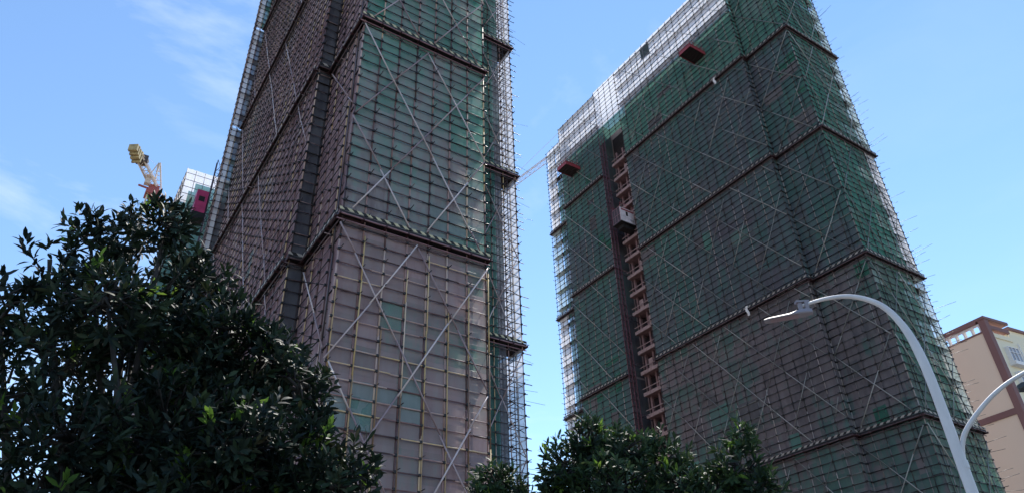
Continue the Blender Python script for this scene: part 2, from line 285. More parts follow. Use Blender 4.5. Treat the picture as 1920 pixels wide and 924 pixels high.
# ------------------------------------------------------------------ scaffolding
def face_pt(kind, fixed):
    if kind == 'front': return lambda a, z, off=0: (a, fixed-off, z)
    if kind == 'right': return lambda a, z, off=0: (fixed+off, a, z)
    return lambda a, z, off=0: (fixed-off, a, z)
NL = {}; 
class Scaf:
    def __init__(s, root, tube, ledg, brace, upr=None):
        s.root, s.tube, s.ledg, s.brace = root, tube, ledg, brace; s.cnt = {'upright':0, 'ledger':0, 'brace':0}
        s.rest = {k: MB() for k in s.cnt}; s.inner = MB(); s.stub = MB(); s.coup = MB(); s.deck = MB()
    def part(s, kind, m, material, limit=100):
        if s.cnt[kind] < limit: s.cnt[kind] += 1; m.build(kind, material, s.root, smooth=True)
        else:
            r = s.rest[kind]; k = len(r.v); r.v += m.v; r.f += [tuple(i+k for i in f) for f in m.f]; r.m += m.m; r.t += m.t
    def face(s, kind, fixed, a0, a1, z0, z1, vis=(18, 200), bay=1.45, row=.9, r=.036, ru=.04, couplers=True, stubs=.5, ends=(0,0), inner=True, deck=True, depth=.95, ledger_r=None):
        P = face_pt(kind, fixed); n = max(1, round((a1-a0)/bay)); ps = [a0+(a1-a0)*i/n for i in range(n+1)]; lr = ledger_r or r
        for a in ps:
            m = MB(); m.long_tube(P(a, z0), P(a, z1), ru, .025, 6, n=6)
            s.part('upright', m, s.tube)
            if inner: s.inner.long_tube(P(a, z0, -depth), P(a, z1, -depth), ru, .02)
        z = z0+.45; rows = []
        while z < z1: rows.append(z); z += row
        for j, z in enumerate(sorted(rows, key=lambda q: abs(q-45))):
            m = MB(); zz = z+random.uniform(-.04, .04); m.long_tube(P(a0-ends[0]*random.uniform(.2,1), zz, .06), P(a1+ends[1]*random.uniform(.2,1), zz+random.uniform(-.05,.05), .06), lr, .022)
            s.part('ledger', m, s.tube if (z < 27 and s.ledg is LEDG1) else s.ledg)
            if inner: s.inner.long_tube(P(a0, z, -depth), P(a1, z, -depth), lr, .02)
            jj = round((z-z0)/row)
            for i, a in enumerate(ps):
                if couplers and vis[0] < z < vis[1]:
                    c = P(a, zz, .06); g = .072; s.coup.box((c[0]-g, c[1]-g, c[2]-g), (c[0]+g, c[1]+g, c[2]+g))
                if (i+jj) % 2 == 0 and random.random() < stubs and vis[0] < z < vis[1]:
                    aa = a+.12; zz2 = z+.08; s.stub.tube(P(aa, zz2, random.uniform(.25,.5)), P(aa, zz2+random.uniform(-.03,.03), -depth-.2), .032, 5)
            if inner and deck and jj % 4 == 1:
                q = P(a0, z+.06, -.08); e = P(a1, z+.1, -depth+.05); s.deck.box(q, e, 0)
    def nets(s, kind, fixed, a0, a1, levels, mats, off=-.05, rag=0, name='safety_net'):
        """one hung sheet per lift between two ledges, sagging between the ties"""
        P = face_pt(kind, fixed)
        for (z0, z1), mt in zip(levels, mats):
            na = max(2, int((a1-a0)/.72)); nz = max(2, int((z1-z0)/.9)); b = MB(); off_ = {}
            for i in range(na+1):
                for j in range(nz+1):
                    e = (random.uniform(-rag, 0) if rag and i in (0, na) else 0)
                    sag = (.0 if i % 2 == 0 else -.05) + random.uniform(-.025, .025)
                    b.v.append(P(a0+(a1-a0)*i/na + (e if i == na else -e), z0+(z1-z0)*j/nz, off+sag))
            for i in range(na):
                for j in range(nz):
                    k = i*(nz+1)+j; b.f.append((k, k+nz+1, k+nz+2, k+1)); b.m.append(0); b.t.append(.5)
            b.build(name, mt, s.root, smooth=True)
    def braces(s, kind, fixed, segs, r=.05, off=.13):
        P = face_pt(kind, fixed)
        for (a, z, a2, z2) in segs:
            m = MB(); j_ = [random.uniform(-.22,.22) for _ in range(4)]; m.long_tube(P(a+j_[0]*.6, z+j_[1], off), P(a2+j_[2]*.6, z2+j_[3], off+.02), r, .04, 6, n=6); s.part('brace', m, s.brace)
    def ledge(s, segs, z, toe, deep=1.15, th=.2, rail=None):
        """cantilever ledge at height z: boarded underside, rail, hazard-striped toe board; segs = (kind, fixed, a0, a1)"""
        root = MB(); rl = MB(); tb = MB(); bm = MB()
        for kind, fixed, a0, a1 in segs:
            P = face_pt(kind, fixed); q = P(a0, z-.18, .34); e = P(a1, z, -deep); root.box(q, e)
            rl.long_tube(P(a0-.1, z-.26, .40), P(a1+.1, z-.26, .40), .055, .012, 6, n=6)
            rl.long_tube(P(a0-.1, z-.52, .16), P(a1+.1, z-.52, .16), .045, .012, 6, n=6)
            tb.box(P(a0-.03, z+.05, .36), P(a1+.03, z+.05+th, .325))
            n = max(1, round((a1-a0)/1.45))
            for i in range(n+1):
                a = a0+(a1-a0)*i/n; c0 = P(a-.05, z-.36, .5); c1 = P(a+.05, z-.185, -deep); bm.box(c0, c1)
        o = root.build('ledge_platform', DECK, s.root)
        if o:
            o['_org'] = s.root['_org']
            rl.build('guard_rail', rail or RAIL, o, smooth=True); tb.build('toe_board', toe, o); bm.build('cantilever_beam', BEAM, o)
            del o['_org']
    def finish(s, kinds=True):
        for k, m in s.rest.items():
            mt = {'upright': s.tube, 'ledger': s.ledg, 'brace': s.brace}[k]; m.build(k, mt, s.root, True, 'stuff')
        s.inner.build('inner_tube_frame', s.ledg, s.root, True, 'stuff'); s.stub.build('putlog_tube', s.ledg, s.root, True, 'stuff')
        s.coup.build('coupler', COUP, s.root, False, 'stuff'); s.deck.build('bamboo_deck', DECK, s.root, False, 'stuff')
def diamonds(a0, a1, half, zt, zb, hz, both=True, mirror=False):
    """bracing tubes of a diamond lattice between two ledges"""
    out = []; k = hz/half
    n = int(math.ceil((a1-a0)/half)); m = int(math.ceil((zt-zb)/hz))
    for i in range(-m, n+1):
        for sgn in (1, -1):
            a_top = a0 + i*half if sgn > 0 else a1 - i*half
                # line a = a_top + sgn*(zt-z)/k clipped to [a0,a1] x [zb,zt]
            za = [];
            f = lambda z: a_top + sgn*(zt-z)/k
            zs = [zt, zb] + [zt - sgn*(aa-a_top)*k for aa in (a0, a1)]
            zs = sorted(z for z in zs if zb-1e-6 <= z <= zt+1e-6 and a0-.01 <= f(z) <= a1+.01)
            if len(zs) >= 2 and zs[-1]-zs[0] > .8: out.append((f(zs[-1]), zs[-1], f(zs[0]), zs[0]))
    return out
# --- tower one
s1r = thing('scaffolding', 'mauve and rust tube scaffold with yellow striped ledges around the nearer pinkish tower', 'scaffolding', (11.9, 35.6, 0))
s1 = Scaf(s1r, TUBE1, LEDG1, BRACE)
LV1 = [10.2, 28.2, 46.2, 64.2, 82.2, 100.2]; TOP1 = 117
bounds1 = list(zip([0]+LV1, LV1+[TOP1])); up1 = [(a+.02, b_-.3) for a, b_ in bounds1]
C1U, C1V = 11.9, 35.6
# lower front uprights are yellow-tan
s1.face('front', C1V, C1U, 22.15, 0, TOP1, vis=(8, 62), r=.046, ru=.055, stubs=.8, ends=(.25,.3))
s1.ledg = TUBE1; s1.face('left', C1U, C1V+1.45, 41.9, 0, TOP1, vis=(8, 62), stubs=.8, r=.036)
s1.ledg = LEDG1; s1.face('front', 42.0, 10.8, 11.9, 0, TOP1, vis=(15, 80), stubs=.5, inner=False)
s1.side = MB(); s1.ledg = TUBE1; s1.face('left', 10.8, 42.0, 73.4, 0, TOP1, vis=(20, 90), stubs=.8, r=.04, ru=.04)
s1.ledg = LEDG1; s1.face('front', 73.4, 9.5, 10.8, 0, TOP1, vis=(30, 95), stubs=.3, bay=.7)
s1.face('left', 9.5, 73.4, 74.9, 0, TOP1, vis=(200, 201), stubs=0, couplers=False, inner=False, bay=.75)
s1.face('front', 45.5, 23.4, 31.8, 0, TOP1, vis=(8, 76), stubs=.3, ends=(0,.9), depth=.9, deck=False)
s1.face('right', 31.8, 45.5, 58, 0, TOP1, vis=(8, 76), couplers=False, stubs=0, deck=False, bay=1.0)
YU = MB()
for i in range(8):
    a = C1U+(22.15-C1U)*i/7 + .1; YU.long_tube((a, C1V-.10, 0), (a, C1V-.10, random.choice((21, 23.5, 25.5, 27))), .045, .02, 6, n=6)
YU.build('yellow_upright', TUBE1B, s1r, True)
s1.nets('front', C1V, C1U, 22.15, up1, [NET1L, NET1L, NET1F, NET1F, NET1F, NETG, NETG])
s1.nets('left', C1U, C1V, 42.0, up1, [NET1S]*7)
s1.nets('front', 42.0, 10.8, 11.9, up1, [NET1D]*7)
s1.nets('left', 10.8, 42.0, 73.4, up1, [NET1S]*7)
s1.nets('front', 73.4, 10.05, 10.8, up1, [NET1D, NET1D, NET1D, NET1D, NET1D, NETG, NETG])
s1.nets('front', 73.4, 9.5, 10.05, up1, [PALE]*7)
s1.nets('left', 9.5, 73.4, 74.9, up1, [PALE]*7)
s1.nets('front', 45.5, 22.2, 29.5, up1, [NETG, NETG, NETG, NETG, NETG, NETG, NETG])
s1.nets('front', 45.5, 29.5, 30.2, up1, [NET1D, NET1D, NET1D, NET1D, NETG, NETG, NETG])
s1.nets('right', 31.8, 45.5, 58, up1, [THINW]*7)
for z0, z1 in zip(LV1[:-1], LV1[1:]):
    if z0 > 80: continue
    s1.braces('front', C1V, diamonds(C1U, 22.15, 5.125, z1-.9, z0+.4, 8.85), r=.052)
    s1.braces('left', C1U, [(C1V+6.2, z1-.3, C1V+.2, z0+9.4)] if z0 > 20 else [(C1V+.4, z1-9, C1V+6.2, z1-1)], r=.05)
    s1.braces('left', 10.8, [q for i, q in enumerate(diamonds(42.2, 73.2, 5.3, z1-.4, z0+.4, 8.8)) if q[0] > q[2] and (i*7+int(z0)) % 3], r=.042)
    s1.braces('front', 45.5, diamonds(23.4, 31.6, 4.1, z1-.9, z0+.4, 8.85), r=.045)
for z in LV1:
    s1.ledge([('front', C1V, C1U-.3, 22.3)], z, TOE1); s1.ledge([('left', C1U, C1V+.05, 42.0), ('front', 42.0, 10.6, 11.55), ('left', 10.8, 42.2, 73.2)], z, TOE2, rail=RAILD)
    s1.ledge([('front', 45.5, 22.5, 32.0)], z, TOE1, deep=2.2)
# lattice of struts seen against the sky in the wing's outer bay
for z0, z1 in zip([8]+LV1, LV1):
    z = z0+1.0
    while z < z1-2: s1.inner.tube((30.2, 45.7, z), (31.7, 47.2, z+1.5), .03); s1.inner.tube((31.75, 45.6, z), (30.3, 46.8, z+1.5), .03); z += 1.9
s1.finish()
def patches(sc, kind, fixed, a0, a1, z0, z1, n, mats, sx=1.45, sz=.9):
    P = face_pt(kind, fixed)
    for _ in range(n):
        i = random.randrange(int((a1-a0)/sx)); w_ = random.choice((1, 1, 1, 2))*sx; h_ = random.choice((1, 2, 2, 3))*sz
        a = a0+i*sx+random.uniform(0,.12); z = z0+.45+.9*random.randrange(int((z1-z0-3)/.9)); b = MB(); t_ = [random.uniform(-.12,.12) for _ in range(8)]
        for q in range(4):
            for p in range(4):
                x_ = a+min(w_, a1-a)*q/3+t_[p]*.4; y_ = z+h_*p/3+t_[4+q]*(.5 if p in (0,3) else .2); b.v.append(P(x_, y_, -.015+random.uniform(-.01,.03)))
        for q in range(3):
            for p in range(3): k = q*4+p; b.f.append((k, k+4, k+5, k+1)); b.m.append(0); b.t.append(.5)
        b.build('net_patch', random.choice(mats), sc.root, smooth=True)
PT1 = net('turquoise_patch', [(.2, (.24,.34,.32)), (.6, (.2,.40,.34)), (1, (.30,.42,.39))], .5); PT2 = net('faded_mauve_patch', [(.2, (.30,.22,.24)), (.8, (.46,.38,.40))], .7); PT3 = net('pale_teal_patch', [(.2, (.28,.36,.36)), (.8, (.40,.48,.47))], .6)
patches(s1, 'front', C1V, C1U, 22.15, 10, 80, 16, [PT1, PT3, PT3, PT2])
patches(s1, 'left', 10.8, 42, 73, 28, 95, 30, [PT2, PT3, PT2])
# --- tower two
s2r = thing('scaffolding', 'dark green netted tube scaffold with a white netted top edge around the long tower', 'scaffolding', (68.2, 33.65, 0))
s2 = Scaf(s2r, TUBE2, LEDG2, BRACE2)
LV2 = [7, 25, 43, 61, 79]; TOP2 = 98.4; ROOF2 = 89.3
b2 = [(0,6.7),(7.02,24.7),(25.02,42.7),(43.02,60.7),(61.02,78.7),(79.02,ROOF2)]
LEFTN = [NET2L, NET2L, NET2L, NET2M, NET2M, NET2U]
s2.face('left', 68.0, 40.5, 65.3, 0, TOP2, vis=(20, 99), r=.05, ru=.046, stubs=.35)
s2.face('front', 40.5, 68.0, 69.0, 0, TOP2, vis=(20, 99), stubs=.3, inner=False, bay=.8)
s2.face('left', 68.9, 33.65, 40.5, 0, TOP2+1, vis=(20, 99), r=.045, ru=.042, stubs=.3)
s2.face('front', 33.65, 68.9, 79.3, 0, TOP2+1, vis=(15, 99), r=.045, ru=.045, stubs=.5)
s2.face('left', 68.0, 71.2, 82.0, 0, TOP2-.5, vis=(20, 99), r=.045, ru=.042, stubs=.35)
s2.face('left', 70.8, 82.0, 89.9, 0, 98.6, vis=(20, 99), r=.045, ru=.042, stubs=.6, bay=1.3)
s2.face('front', 71.2, 68.0, 69.4, 0, TOP2-.5, vis=(20, 99), couplers=False, stubs=0, inner=False)
s2.face('right', 79.3, 33.65, 40, 0, TOP2+1, vis=(200, 201), couplers=False, stubs=0, inner=False)
s2.nets('left', 68.0, 40.5, 65.3, b2, LEFTN)
s2.nets('front', 40.5, 68.0, 68.9, b2+[(ROOF2+.02, TOP2)], LEFTN+[NET2U])
s2.nets('left', 68.9, 33.65, 40.5, b2+[(ROOF2+.02, TOP2+1)], [NET2L, NET2L, NET2L, NET2M, NET2M, NET2U, NET2U])
s2.nets('front', 33.65, 68.9, 77.3, b2+[(ROOF2+.02, TOP2+1)], [NET2RL, NET2RL, NET2RL, NET2R, NET2R, NET2R, NET2R])
s2.nets('front', 33.65, 77.3, 79.3, b2+[(ROOF2+.02, TOP2+1)], [NET2RL, NET2RL, PALEG, PALE, PALEG, PALEG, NET2R], rag=.5)
s2.nets('right', 79.3, 33.65, 36, b2, [NET2RL, NET2RL, PALEG, PALE, PALEG, PALEG])
s2.nets('left', 68.0, 71.2, 82.0, b2, [NET2L, NET2L, NET2M, NET2M, NET2M, NET2M])
s2.nets('left', 70.8, 82.0, 86.9, b2, [NET2M]*6)
s2.nets('left', 70.8, 86.9, 89.9, b2+[(ROOF2+.02, 98.6)], [PALE]*4+[PALEG, PALE, PALE], rag=.5)
s2.nets('front', 71.2, 68.0, 71.1, b2, [NET1D]*6)
# white netting above the roof, with the sky behind
s2.nets('left', 68.0, 40.5, 65.3, [(ROOF2+.02, TOP2)], [PALE], name='parapet_net')
s2.nets('left', 68.0, 65.3, 71.2, [(85.6, ROOF2)], [NET2U]); s2.nets('left', 68.0, 65.3, 71.2, [(ROOF2+.02, TOP2)], [PALE], name='parapet_net')
s2.nets('left', 68.0, 71.2, 82.0, [(ROOF2+.02, TOP2-.5)], [PALE], name='parapet_net')
s2.nets('left', 70.8, 82.0, 86.9, [(ROOF2+2.6, 98.6)], [PALE], name='parapet_net')
s2.face('left', 68.0, 65.3, 71.2, 85.6, TOP2, vis=(20,99), stubs=.2, inner=False, ru=.042, r=.045)
def slanted(a0, a1, zt, zb, slope, step, sgn, phase=0):
    out = []; a = a0 - (zt-zb)/slope*1.2 + phase
    while a < a1 + (zt-zb)/slope*1.2:
        f = lambda z: a + sgn*(zt-z)/slope
        zs = [zt, zb] + [zt - sgn*(aa-a)*slope for aa in (a0, a1)]
        zs = sorted(z for z in zs if zb-1e-6 <= z <= zt+1e-6 and a0-.01 <= f(z) <= a1+.01)
        if len(zs) >= 2 and zs[-1]-zs[0] > 1.5: out.append((f(zs[-1]), zs[-1], f(zs[0]), zs[0]))
        a += step
    return out
PG1 = net('fresh_green_patch', [(.2, (.06,.19,.14)), (.8, (.09,.28,.20))], .7); PG2 = net('grey_patch', [(.2, (.14,.14,.15)), (.8, (.26,.24,.25))], .85)
patches(s2, 'left', 68.0, 40.6, 65.2, 22, 88, 34, [PG2, NET2M, NET2U, NET2L]); patches(s2, 'left', 68.9, 33.8, 40.3, 22, 88, 14, [PG1, PG2])
patches(s2, 'front', 33.65, 69, 77, 18, 88, 18, [NET2RL, PALEG, NET2RL]); patches(s2, 'left', 68.0, 71.3, 81.9, 22, 88, 14, [PG1, PG2])
for z0, z1 in ((7,25),(25,43),(43,61),(61,79),(79,97.5)):
    s2.braces('left', 68.0, slanted(40.7, 65.2, z1-.5, z0+.5, 1.27, 5.4, -1, 1.4), r=.046)
    s2.braces('left', 68.0, slanted(40.7, 65.2, z1-1.5, z0+2, 1.55, 5.4, 1, 3.0), r=.036)
    s2.braces('left', 68.9, diamonds(33.8, 40.4, 6.6, z1-1, z0+.5, 8.6), r=.05)
    s2.braces('front', 33.65, diamonds(69.0, 79.2, 5.1, z1-1, z0+.5, 8.6), r=.05)
    s2.braces('left', 68.0, slanted(71.3, 81.9, z1-.5, z0+.5, 1.27, 5.4, -1, .4), r=.052)
    s2.braces('left', 70.8, slanted(82.1, 89.8, z1-.5, z0+.5, 1.27, 5.4, -1, 2.0), r=.045)
for z in LV2:
    s2.ledge([('left', 68.0, 40.3, 65.3), ('front', 40.5, 68.0, 68.6), ('left', 68.9, 33.65, 40.45), ('front', 33.65, 68.6, 79.6)], z, TOE2, rail=RAILD)
    s2.ledge([('left', 68.0, 71.2, 82.0)], z, TOE2, rail=RAILD)
    s2.ledge([('left', 70.8, 82.2, 90.0)], z, TOE2, deep=1.4, rail=RAILD)
# tube ends that poke out past the right hand corner
for i in range(int((TOP2-14)/.9)):
    z = 14.4+.9*i
    for q in (0, .9):
        if random.random() < .55: L = random.choice((.5, 1.0, 1.8, 2.3))*random.uniform(.7, 1.15); s2.stub.tube((79.3-q*.9, 33.8, z+.1), (79.3-q*.9+random.uniform(-.25,.25), 33.65-L, z+.1+random.uniform(-.3,.2)), .02, 4, 0, .3)
for i in range(int(80/.9)):
    z = 10.4+.9*i
    if random.random() < .45: s1.stub = MB(); 
s2.finish()
b = MB()
for i in range(96):
    z = 9.8+.9*i
    if random.random() < .42: b.tube((31.8, 45.42, z), (31.8+random.choice((.4, .9, 1.6, 2.2))*random.uniform(.7,1.1), 45.4+random.uniform(-.3,.3), z+random.uniform(-.2,.12)), .014, 4, 0, .3)
b.build('projecting_tube', LEDG1, s1r, True, 'stuff')
b = MB(); b.box((67.85, 56.3, 95.0), (67.9, 58.3, 97.2), 1); b.box((67.80, 56.2, 94.9), (67.84, 58.4, 95.05), 0); b.box((67.80, 56.2, 97.15), (67.84, 58.4, 97.3), 0)
b.box((67.80, 57.6, 95.05), (67.84, 57.7, 97.15), 0); b.build('patched_opening', [FRAME, simple('dark_mesh_patch', (.05,.07,.07), .9)], s2r)
# ------------------------------------------------------------------ far netted tower, left
t3 = thing('tower_block', 'distant tower wrapped in pale teal netting with a white top, beside the crane', 'building', (11.3, 139.5, 0))
b = MB(); b.box((12.6, 140.8, 0), (40, 170, 99)); b.build('wall', WALL2, t3)
sc3 = thing('scaffolding', 'pale teal netted scaffold with a white stepped top on the distant tower at left', 'scaffolding', (11.3, 139.5, 0))
s3 = Scaf(sc3, TUBE2, LEDG2, BRACE2); NET3 = net('faded_teal_net', [(.1, (.10,.2,.19)), (.5, (.15,.29,.27)), (.9, (.24,.37,.35))], .93, patch=(2.9, 3.6), trans=.4)
s3.face('front', 139.5, 11.3, 34, 60, 104.9, vis=(200,201), row=1.8, bay=1.9, couplers=False, stubs=0, inner=False, r=.06, ru=.06)
s3.face('left', 11.3, 139.5, 156, 60, 104.9, vis=(200,201), row=1.8, bay=1.9, couplers=False, stubs=0, inner=False, r=.06, ru=.06)
s3.nets('front', 139.5, 13.6, 34, [(60, 101.6)], [NET3]); s3.nets('front', 139.5, 12.6, 13.6, [(60, 99.2)], [NET3]); s3.nets('front', 139.5, 11.3, 12.6, [(60, 96)], [NET3])
s3.nets('front', 139.5, 13.6, 34, [(101.62, 104.9)], [PALE], name='parapet_net'); s3.nets('front', 139.5, 12.6, 13.6, [(99.22, 104.9)], [PALE], name='parapet_net'); s3.nets('front', 139.5, 11.3, 12.6, [(96.02, 104.9)], [PALE], name='parapet_net')
s3.nets('left', 11.3, 139.5, 156, [(60, 93)], [NET3]); s3.nets('left', 11.3, 139.5, 156, [(93.02, 104.9)], [PALE], name='parapet_net')
s3.finish()
# ------------------------------------------------------------------ hoists
MAST = simple('plum_mast_steel', (.12,.035,.05), .6, var=.3); MASTD = simple('dark_mast_steel', (.05,.03,.045), .6, var=.3)
def lattice(b, p0, p1, w, step, r=.05, rb=.03, side=None, tri=False):
    p0 = Vector(p0); p1 = Vector(p1); d = (p1-p0); L = d.length; d.normalize()
    h = side or (Vector((1,0,0)) if abs(d.z) > .7 else Vector((0,0,1))); q = (h - d*h.dot(d)).normalized(); e = d.cross(q)
    cs = [(-.5,-.5),(.5,-.5),(.5,.5),(-.5,.5)] if not tri else [(-.5,-.5),(-.5,.5),(.45,0)]
    off = [q*(a*w)+e*(c*w) for a, c in cs]; n = max(1, int(L/step))
    for o in off: b.tube(p0+o, p1+o, r)
    for i in range(n):
        x0 = p0+d*(L*i/n); x1 = p0+d*(L*(i+1)/n)
        for k in range(len(off)):
            o, o2 = off[k], off[(k+1) % len(off)]
            if i % 2: o, o2 = o2, o
            b.tube(x0+o, x1+o2, rb, 4); b.tube(x0+o, x0+o2, rb, 4)
hm = thing('hoist_mast', 'plum coloured lattice hoist mast climbing the recess of the dark green tower', 'hoist mast', (67.4, 69.2, 0))
b = MB(); lattice(b, (67.3, 69.75, 0), (67.3, 69.75, 86.2), .65, 1.5, .05, .024); b.build('mast_lattice', MAST, hm, True)
for i in range(11):
    b = MB(); z = 6+7.6*i; b.tube((67.6, 69.5, z), (71.1, 69.0, z), .05); b.tube((67.6, 70.0, z), (71.1, 70.6, z), .05); b.tube((68.4, 69.4, z), (68.4, 70.2, z), .05); b.build('wall_tie', MASTD, hm, True)
CAGEW = simple('dirty_white_panel', (.74,.66,.69), .6, var=.25, scale=1.6); CAGED = simple('dark_cage_mesh', (.055,.045,.055), .8); BLK = simple('black_underside', (.01,.009,.011), .8); CRED = simple('rusty_red_panel', (.35,.08,.10), .6, var=.4, scale=2)
hc = thing('hoist_cage', 'dirty white hoist cage halfway up the mast on the dark green tower', 'hoist cage', (66.2, 66.6, 66.3))
b = MB(); b.box((66.2, 66.58, 66.3), (69.1, 66.64, 68.9), 0); b.box((67.35, 66.55, 67.55), (67.75, 66.575, 68.35), 3); b.box((66.45, 66.56, 68.45), (69.0, 66.577, 68.75), 1); b.box((68.1, 66.53, 66.75), (68.9, 66.57, 67.1), 2); b.build('side_panel', [CAGEW, CRED, simple('grey_panel', (.45,.42,.45), .6), BLK], hc)
b = MB(); b.box((66.2, 66.65, 66.3), (66.25, 68.4, 68.9), 0)
for q in (66.65, 67.2, 67.8, 68.35): b.box((66.15, q, 66.3), (66.195, q+.05, 68.9), 1)
for q in (66.3, 67.55, 68.85): b.box((66.12, 66.65, q), (66.148, 68.4, q+.06), 1)
b.build('mesh_gate', [CAGED, RAIL], hc)
b = MB(); b.box((66.1, 66.5, 66.12), (69.3, 68.5, 66.295)); b.box((66.8, 66.9, 65.5), (69.2, 68.1, 66.11)); b.build('floor_frame', BLK, hc)
b = MB(); b.box((66.26, 66.65, 68.95), (69.1, 68.4, 69.0)); 
for q in (66.3, 67.6, 69.0): b.tube((q, 66.6, 69.0), (q, 66.6, 69.8), .03); b.tube((q, 68.35, 69.0), (q, 68.35, 69.8), .03)
b.tube((66.3, 66.6, 69.8), (69.0, 66.6, 69.8), .03); b.tube((66.3, 68.35, 69.8), (69.0, 68.35, 69.8), .03); b.build('roof_rail', CRED, hc)
hm2 = thing('hoist_mast', 'dark lattice hoist mast at the far left edge of the nearer tower', 'hoist mast', (9.4, 75.8, 0))
b = MB(); lattice(b, (9.45, 75.8, 0), (9.45, 75.8, 60), .65, 1.5, .055, .03); b.build('mast_lattice', MASTD, hm2, True)
for i in range(7):
    b = MB(); z = 8+7.6*i; b.tube((9.6, 75.8, z), (12.2, 75.8, z), .06); b.build('wall_tie', MASTD, hm2, True)
MAG = simple('magenta_sheet', (.42,.03,.12), .5, var=.25)
def red_cage(o, v0, v1, u0, u1, z0, z1, lab):
    h = thing('hoist_cage', lab, 'hoist cage', (u0, v0, z0))
    b = MB(); b.box((u0, v0, z0), (u0+.04, v1, z1)); b.box((u0+.045, v0, z0), (u1, v0+.04, z1)); b.box((u0+.045, v1-.04, z0), (u1, v1, z1)); b.build('sheet_panel', MAG, h)
    b = MB(); b.box((u0+.3, v0-.02, z0+1.55), (u1-.3, v0-.004, z0+2.25)); b.build('mesh_window', BLK, h); b = MB(); b.box((u0-.02, v0+.3, z0+1.5), (u0-.004, v1-.3, z0+2.2)); b.build('mesh_window', BLK, h)
    b = MB(); b.box((u0-.08, v0-.08, z0-.9), (u1+.05, v1+.05, z0-.01)); b.build('floor_frame', BLK, h)
    b = MB(); b.box((u0+.05, v0+.05, z1-.05), (u1-.05, v1-.05, z1)); b.build('roof_panel', CAGED, h)
red_cage(None, 75.4, 76.8, 7.75, 9.0, 51.9, 55.0, 'magenta hoist cage on the left side of the dark mast, beside the far teal tower')
red_cage(None, 75.4, 76.8, 9.9, 11.0, 51.6, 53.8, 'smaller magenta hoist cage on the right side of the dark mast, against the nearer tower')
# ------------------------------------------------------------------ loading platforms
PRED = simple('red_painted_steel', (.30,.045,.055), .5, var=.35, scale=2); UND = simple('dark_steel_underside', (.022,.014,.016), .7)
def platform(u0, u1, v0, v1, z, lab):
    p = thing('loading_platform', lab, 'platform', ((u0+u1)/2, (v0+v1)/2, z), group=None)
    b = MB(); b.box((u0, v0, z), (u1, v1, z+.12)); 
    for i in range(5): a = u0+(u1-u0)*(i+.5)/5; b.box((a-.06, v0+.05, z-.14), (a+.06, v1-.05, z-.002))
    b.build('deck', UND, p)
    b = MB(); b.box((u0-.06, v0-.06, z-.16), (u0-.002, v1+.06, z+.14)); b.box((u0, v0-.06, z-.16), (u1, v0-.002, z+.14)); b.box((u0, v1+.002, z-.16), (u1, v1+.06, z+.14)); b.build('edge_beam', PRED, p)
    b = MB()
    for (x, y), (x2, y2) in (((u0, v0), (u0, v1)), ((u0, v0), (u1, v0)), ((u0, v1), (u1, v1))):
        for k in range(5):
            f = k/4; b.tube((x+(x2-x)*f, y+(y2-y)*f, z+.12), (x+(x2-x)*f, y+(y2-y)*f, z+1.1), .04)
        for h in (.6, 1.1): b.tube((x, y, z+h), (x2, y2, z+h), .035)
    b.box((u0+.02, v0+.02, z+.13), (u0+.05, v1-.02, z+.62)); b.box((u0+.05, v0+.02, z+.13), (u1, v0+.05, z+.62)); b.box((u0+.05, v1-.05, z+.13), (u1, v1-.02, z+.62)); b.build('guard_rail', PRED, p)
    b = MB(); b.tube((u0+.3, v0+.1, z+.1), (u1+1.4, v0+.1, z+4.6), .022); b.tube((u0+.3, v1-.1, z+.1), (u1+1.4, v1-.1, z+4.6), .022); b.build('stay_cable', UND, p)
platform(64.8, 68.1, 46.1, 48.3, 84.9, 'red edged loading platform jutting from the dark green netting near the white top, upper right')
platform(64.9, 68.1, 76.9, 79.4, 84.5, 'red edged loading platform jutting from the far left end of the dark green tower')
# ------------------------------------------------------------------ white cloths on the ledges
RAG = simple('white_cloth', (.78,.76,.74), .8, var=.1)
def rag(u, v, z, lab):
    b = MB()
    for i in range(6):
        y0, y1 = i*.22, (i+1)*.22; x0, x1 = .12*math.sin(i*1.1), .12*math.sin((i+1)*1.1)
        b.box((u+x0*.3-.03, v+x0-.14, z-y1), (u+x0*.3+.03, v+x0+.17, z-y0-.003), 0)
    o = b.build('hanging_cloth', RAG, None, org=(u, v, z)); o.location = W(u, v, z); o.rotation_euler = (0,0,AZ); tag(o, lab, 'cloth')
rag(67.4, 45.3, 78.9, 'white cloth hanging from the topmost dark ledge of the green tower')
rag(67.4, 48.8, 43.2, 'white cloth hanging from the ledge just above the street lamp head')
# ------------------------------------------------------------------ apartment block, right
BEI = walls('beige_render', (.74,.62,.50), (.80,.67,.54), .06); CRM = walls('cream_render', (.78,.70,.52), (.84,.76,.58), .1); BRN = walls('brown_render', (.19,.10,.10), (.24,.135,.13), .2); WHT = simple('white_trim', (.78,.76,.76), .6, var=.06)
ab = bpy.data.objects.new('apartment_block', None); S.collection.objects.link(ab); ac = W(93.8, 34.7, 0); ab.location = ac; ab.rotation_euler = (0,0,R(28)); ab['_org'] = (0.,0.,0.)
tag(ab, 'beige apartment block with brown corner pilaster and windows, behind the street lamp', 'building')
H = 41.8   # local: x runs along the window face, y along the plain face
b = MB(); b.box((.55, 0, 0), (28, 24, H-1.6)); b.build('wall', CRM, ab)
b = MB(); b.box((-.06, .6, 0), (.54, 24, H-1.5)); b.build('gable_wall', BEI, ab)
b = MB(); b.box((-.22, -.22, 0), (.58, .59, H)); b.box((-.2, .6, 29.9), (-.061, 24, 30.6)); b.build('corner_pilaster', BRN, ab)
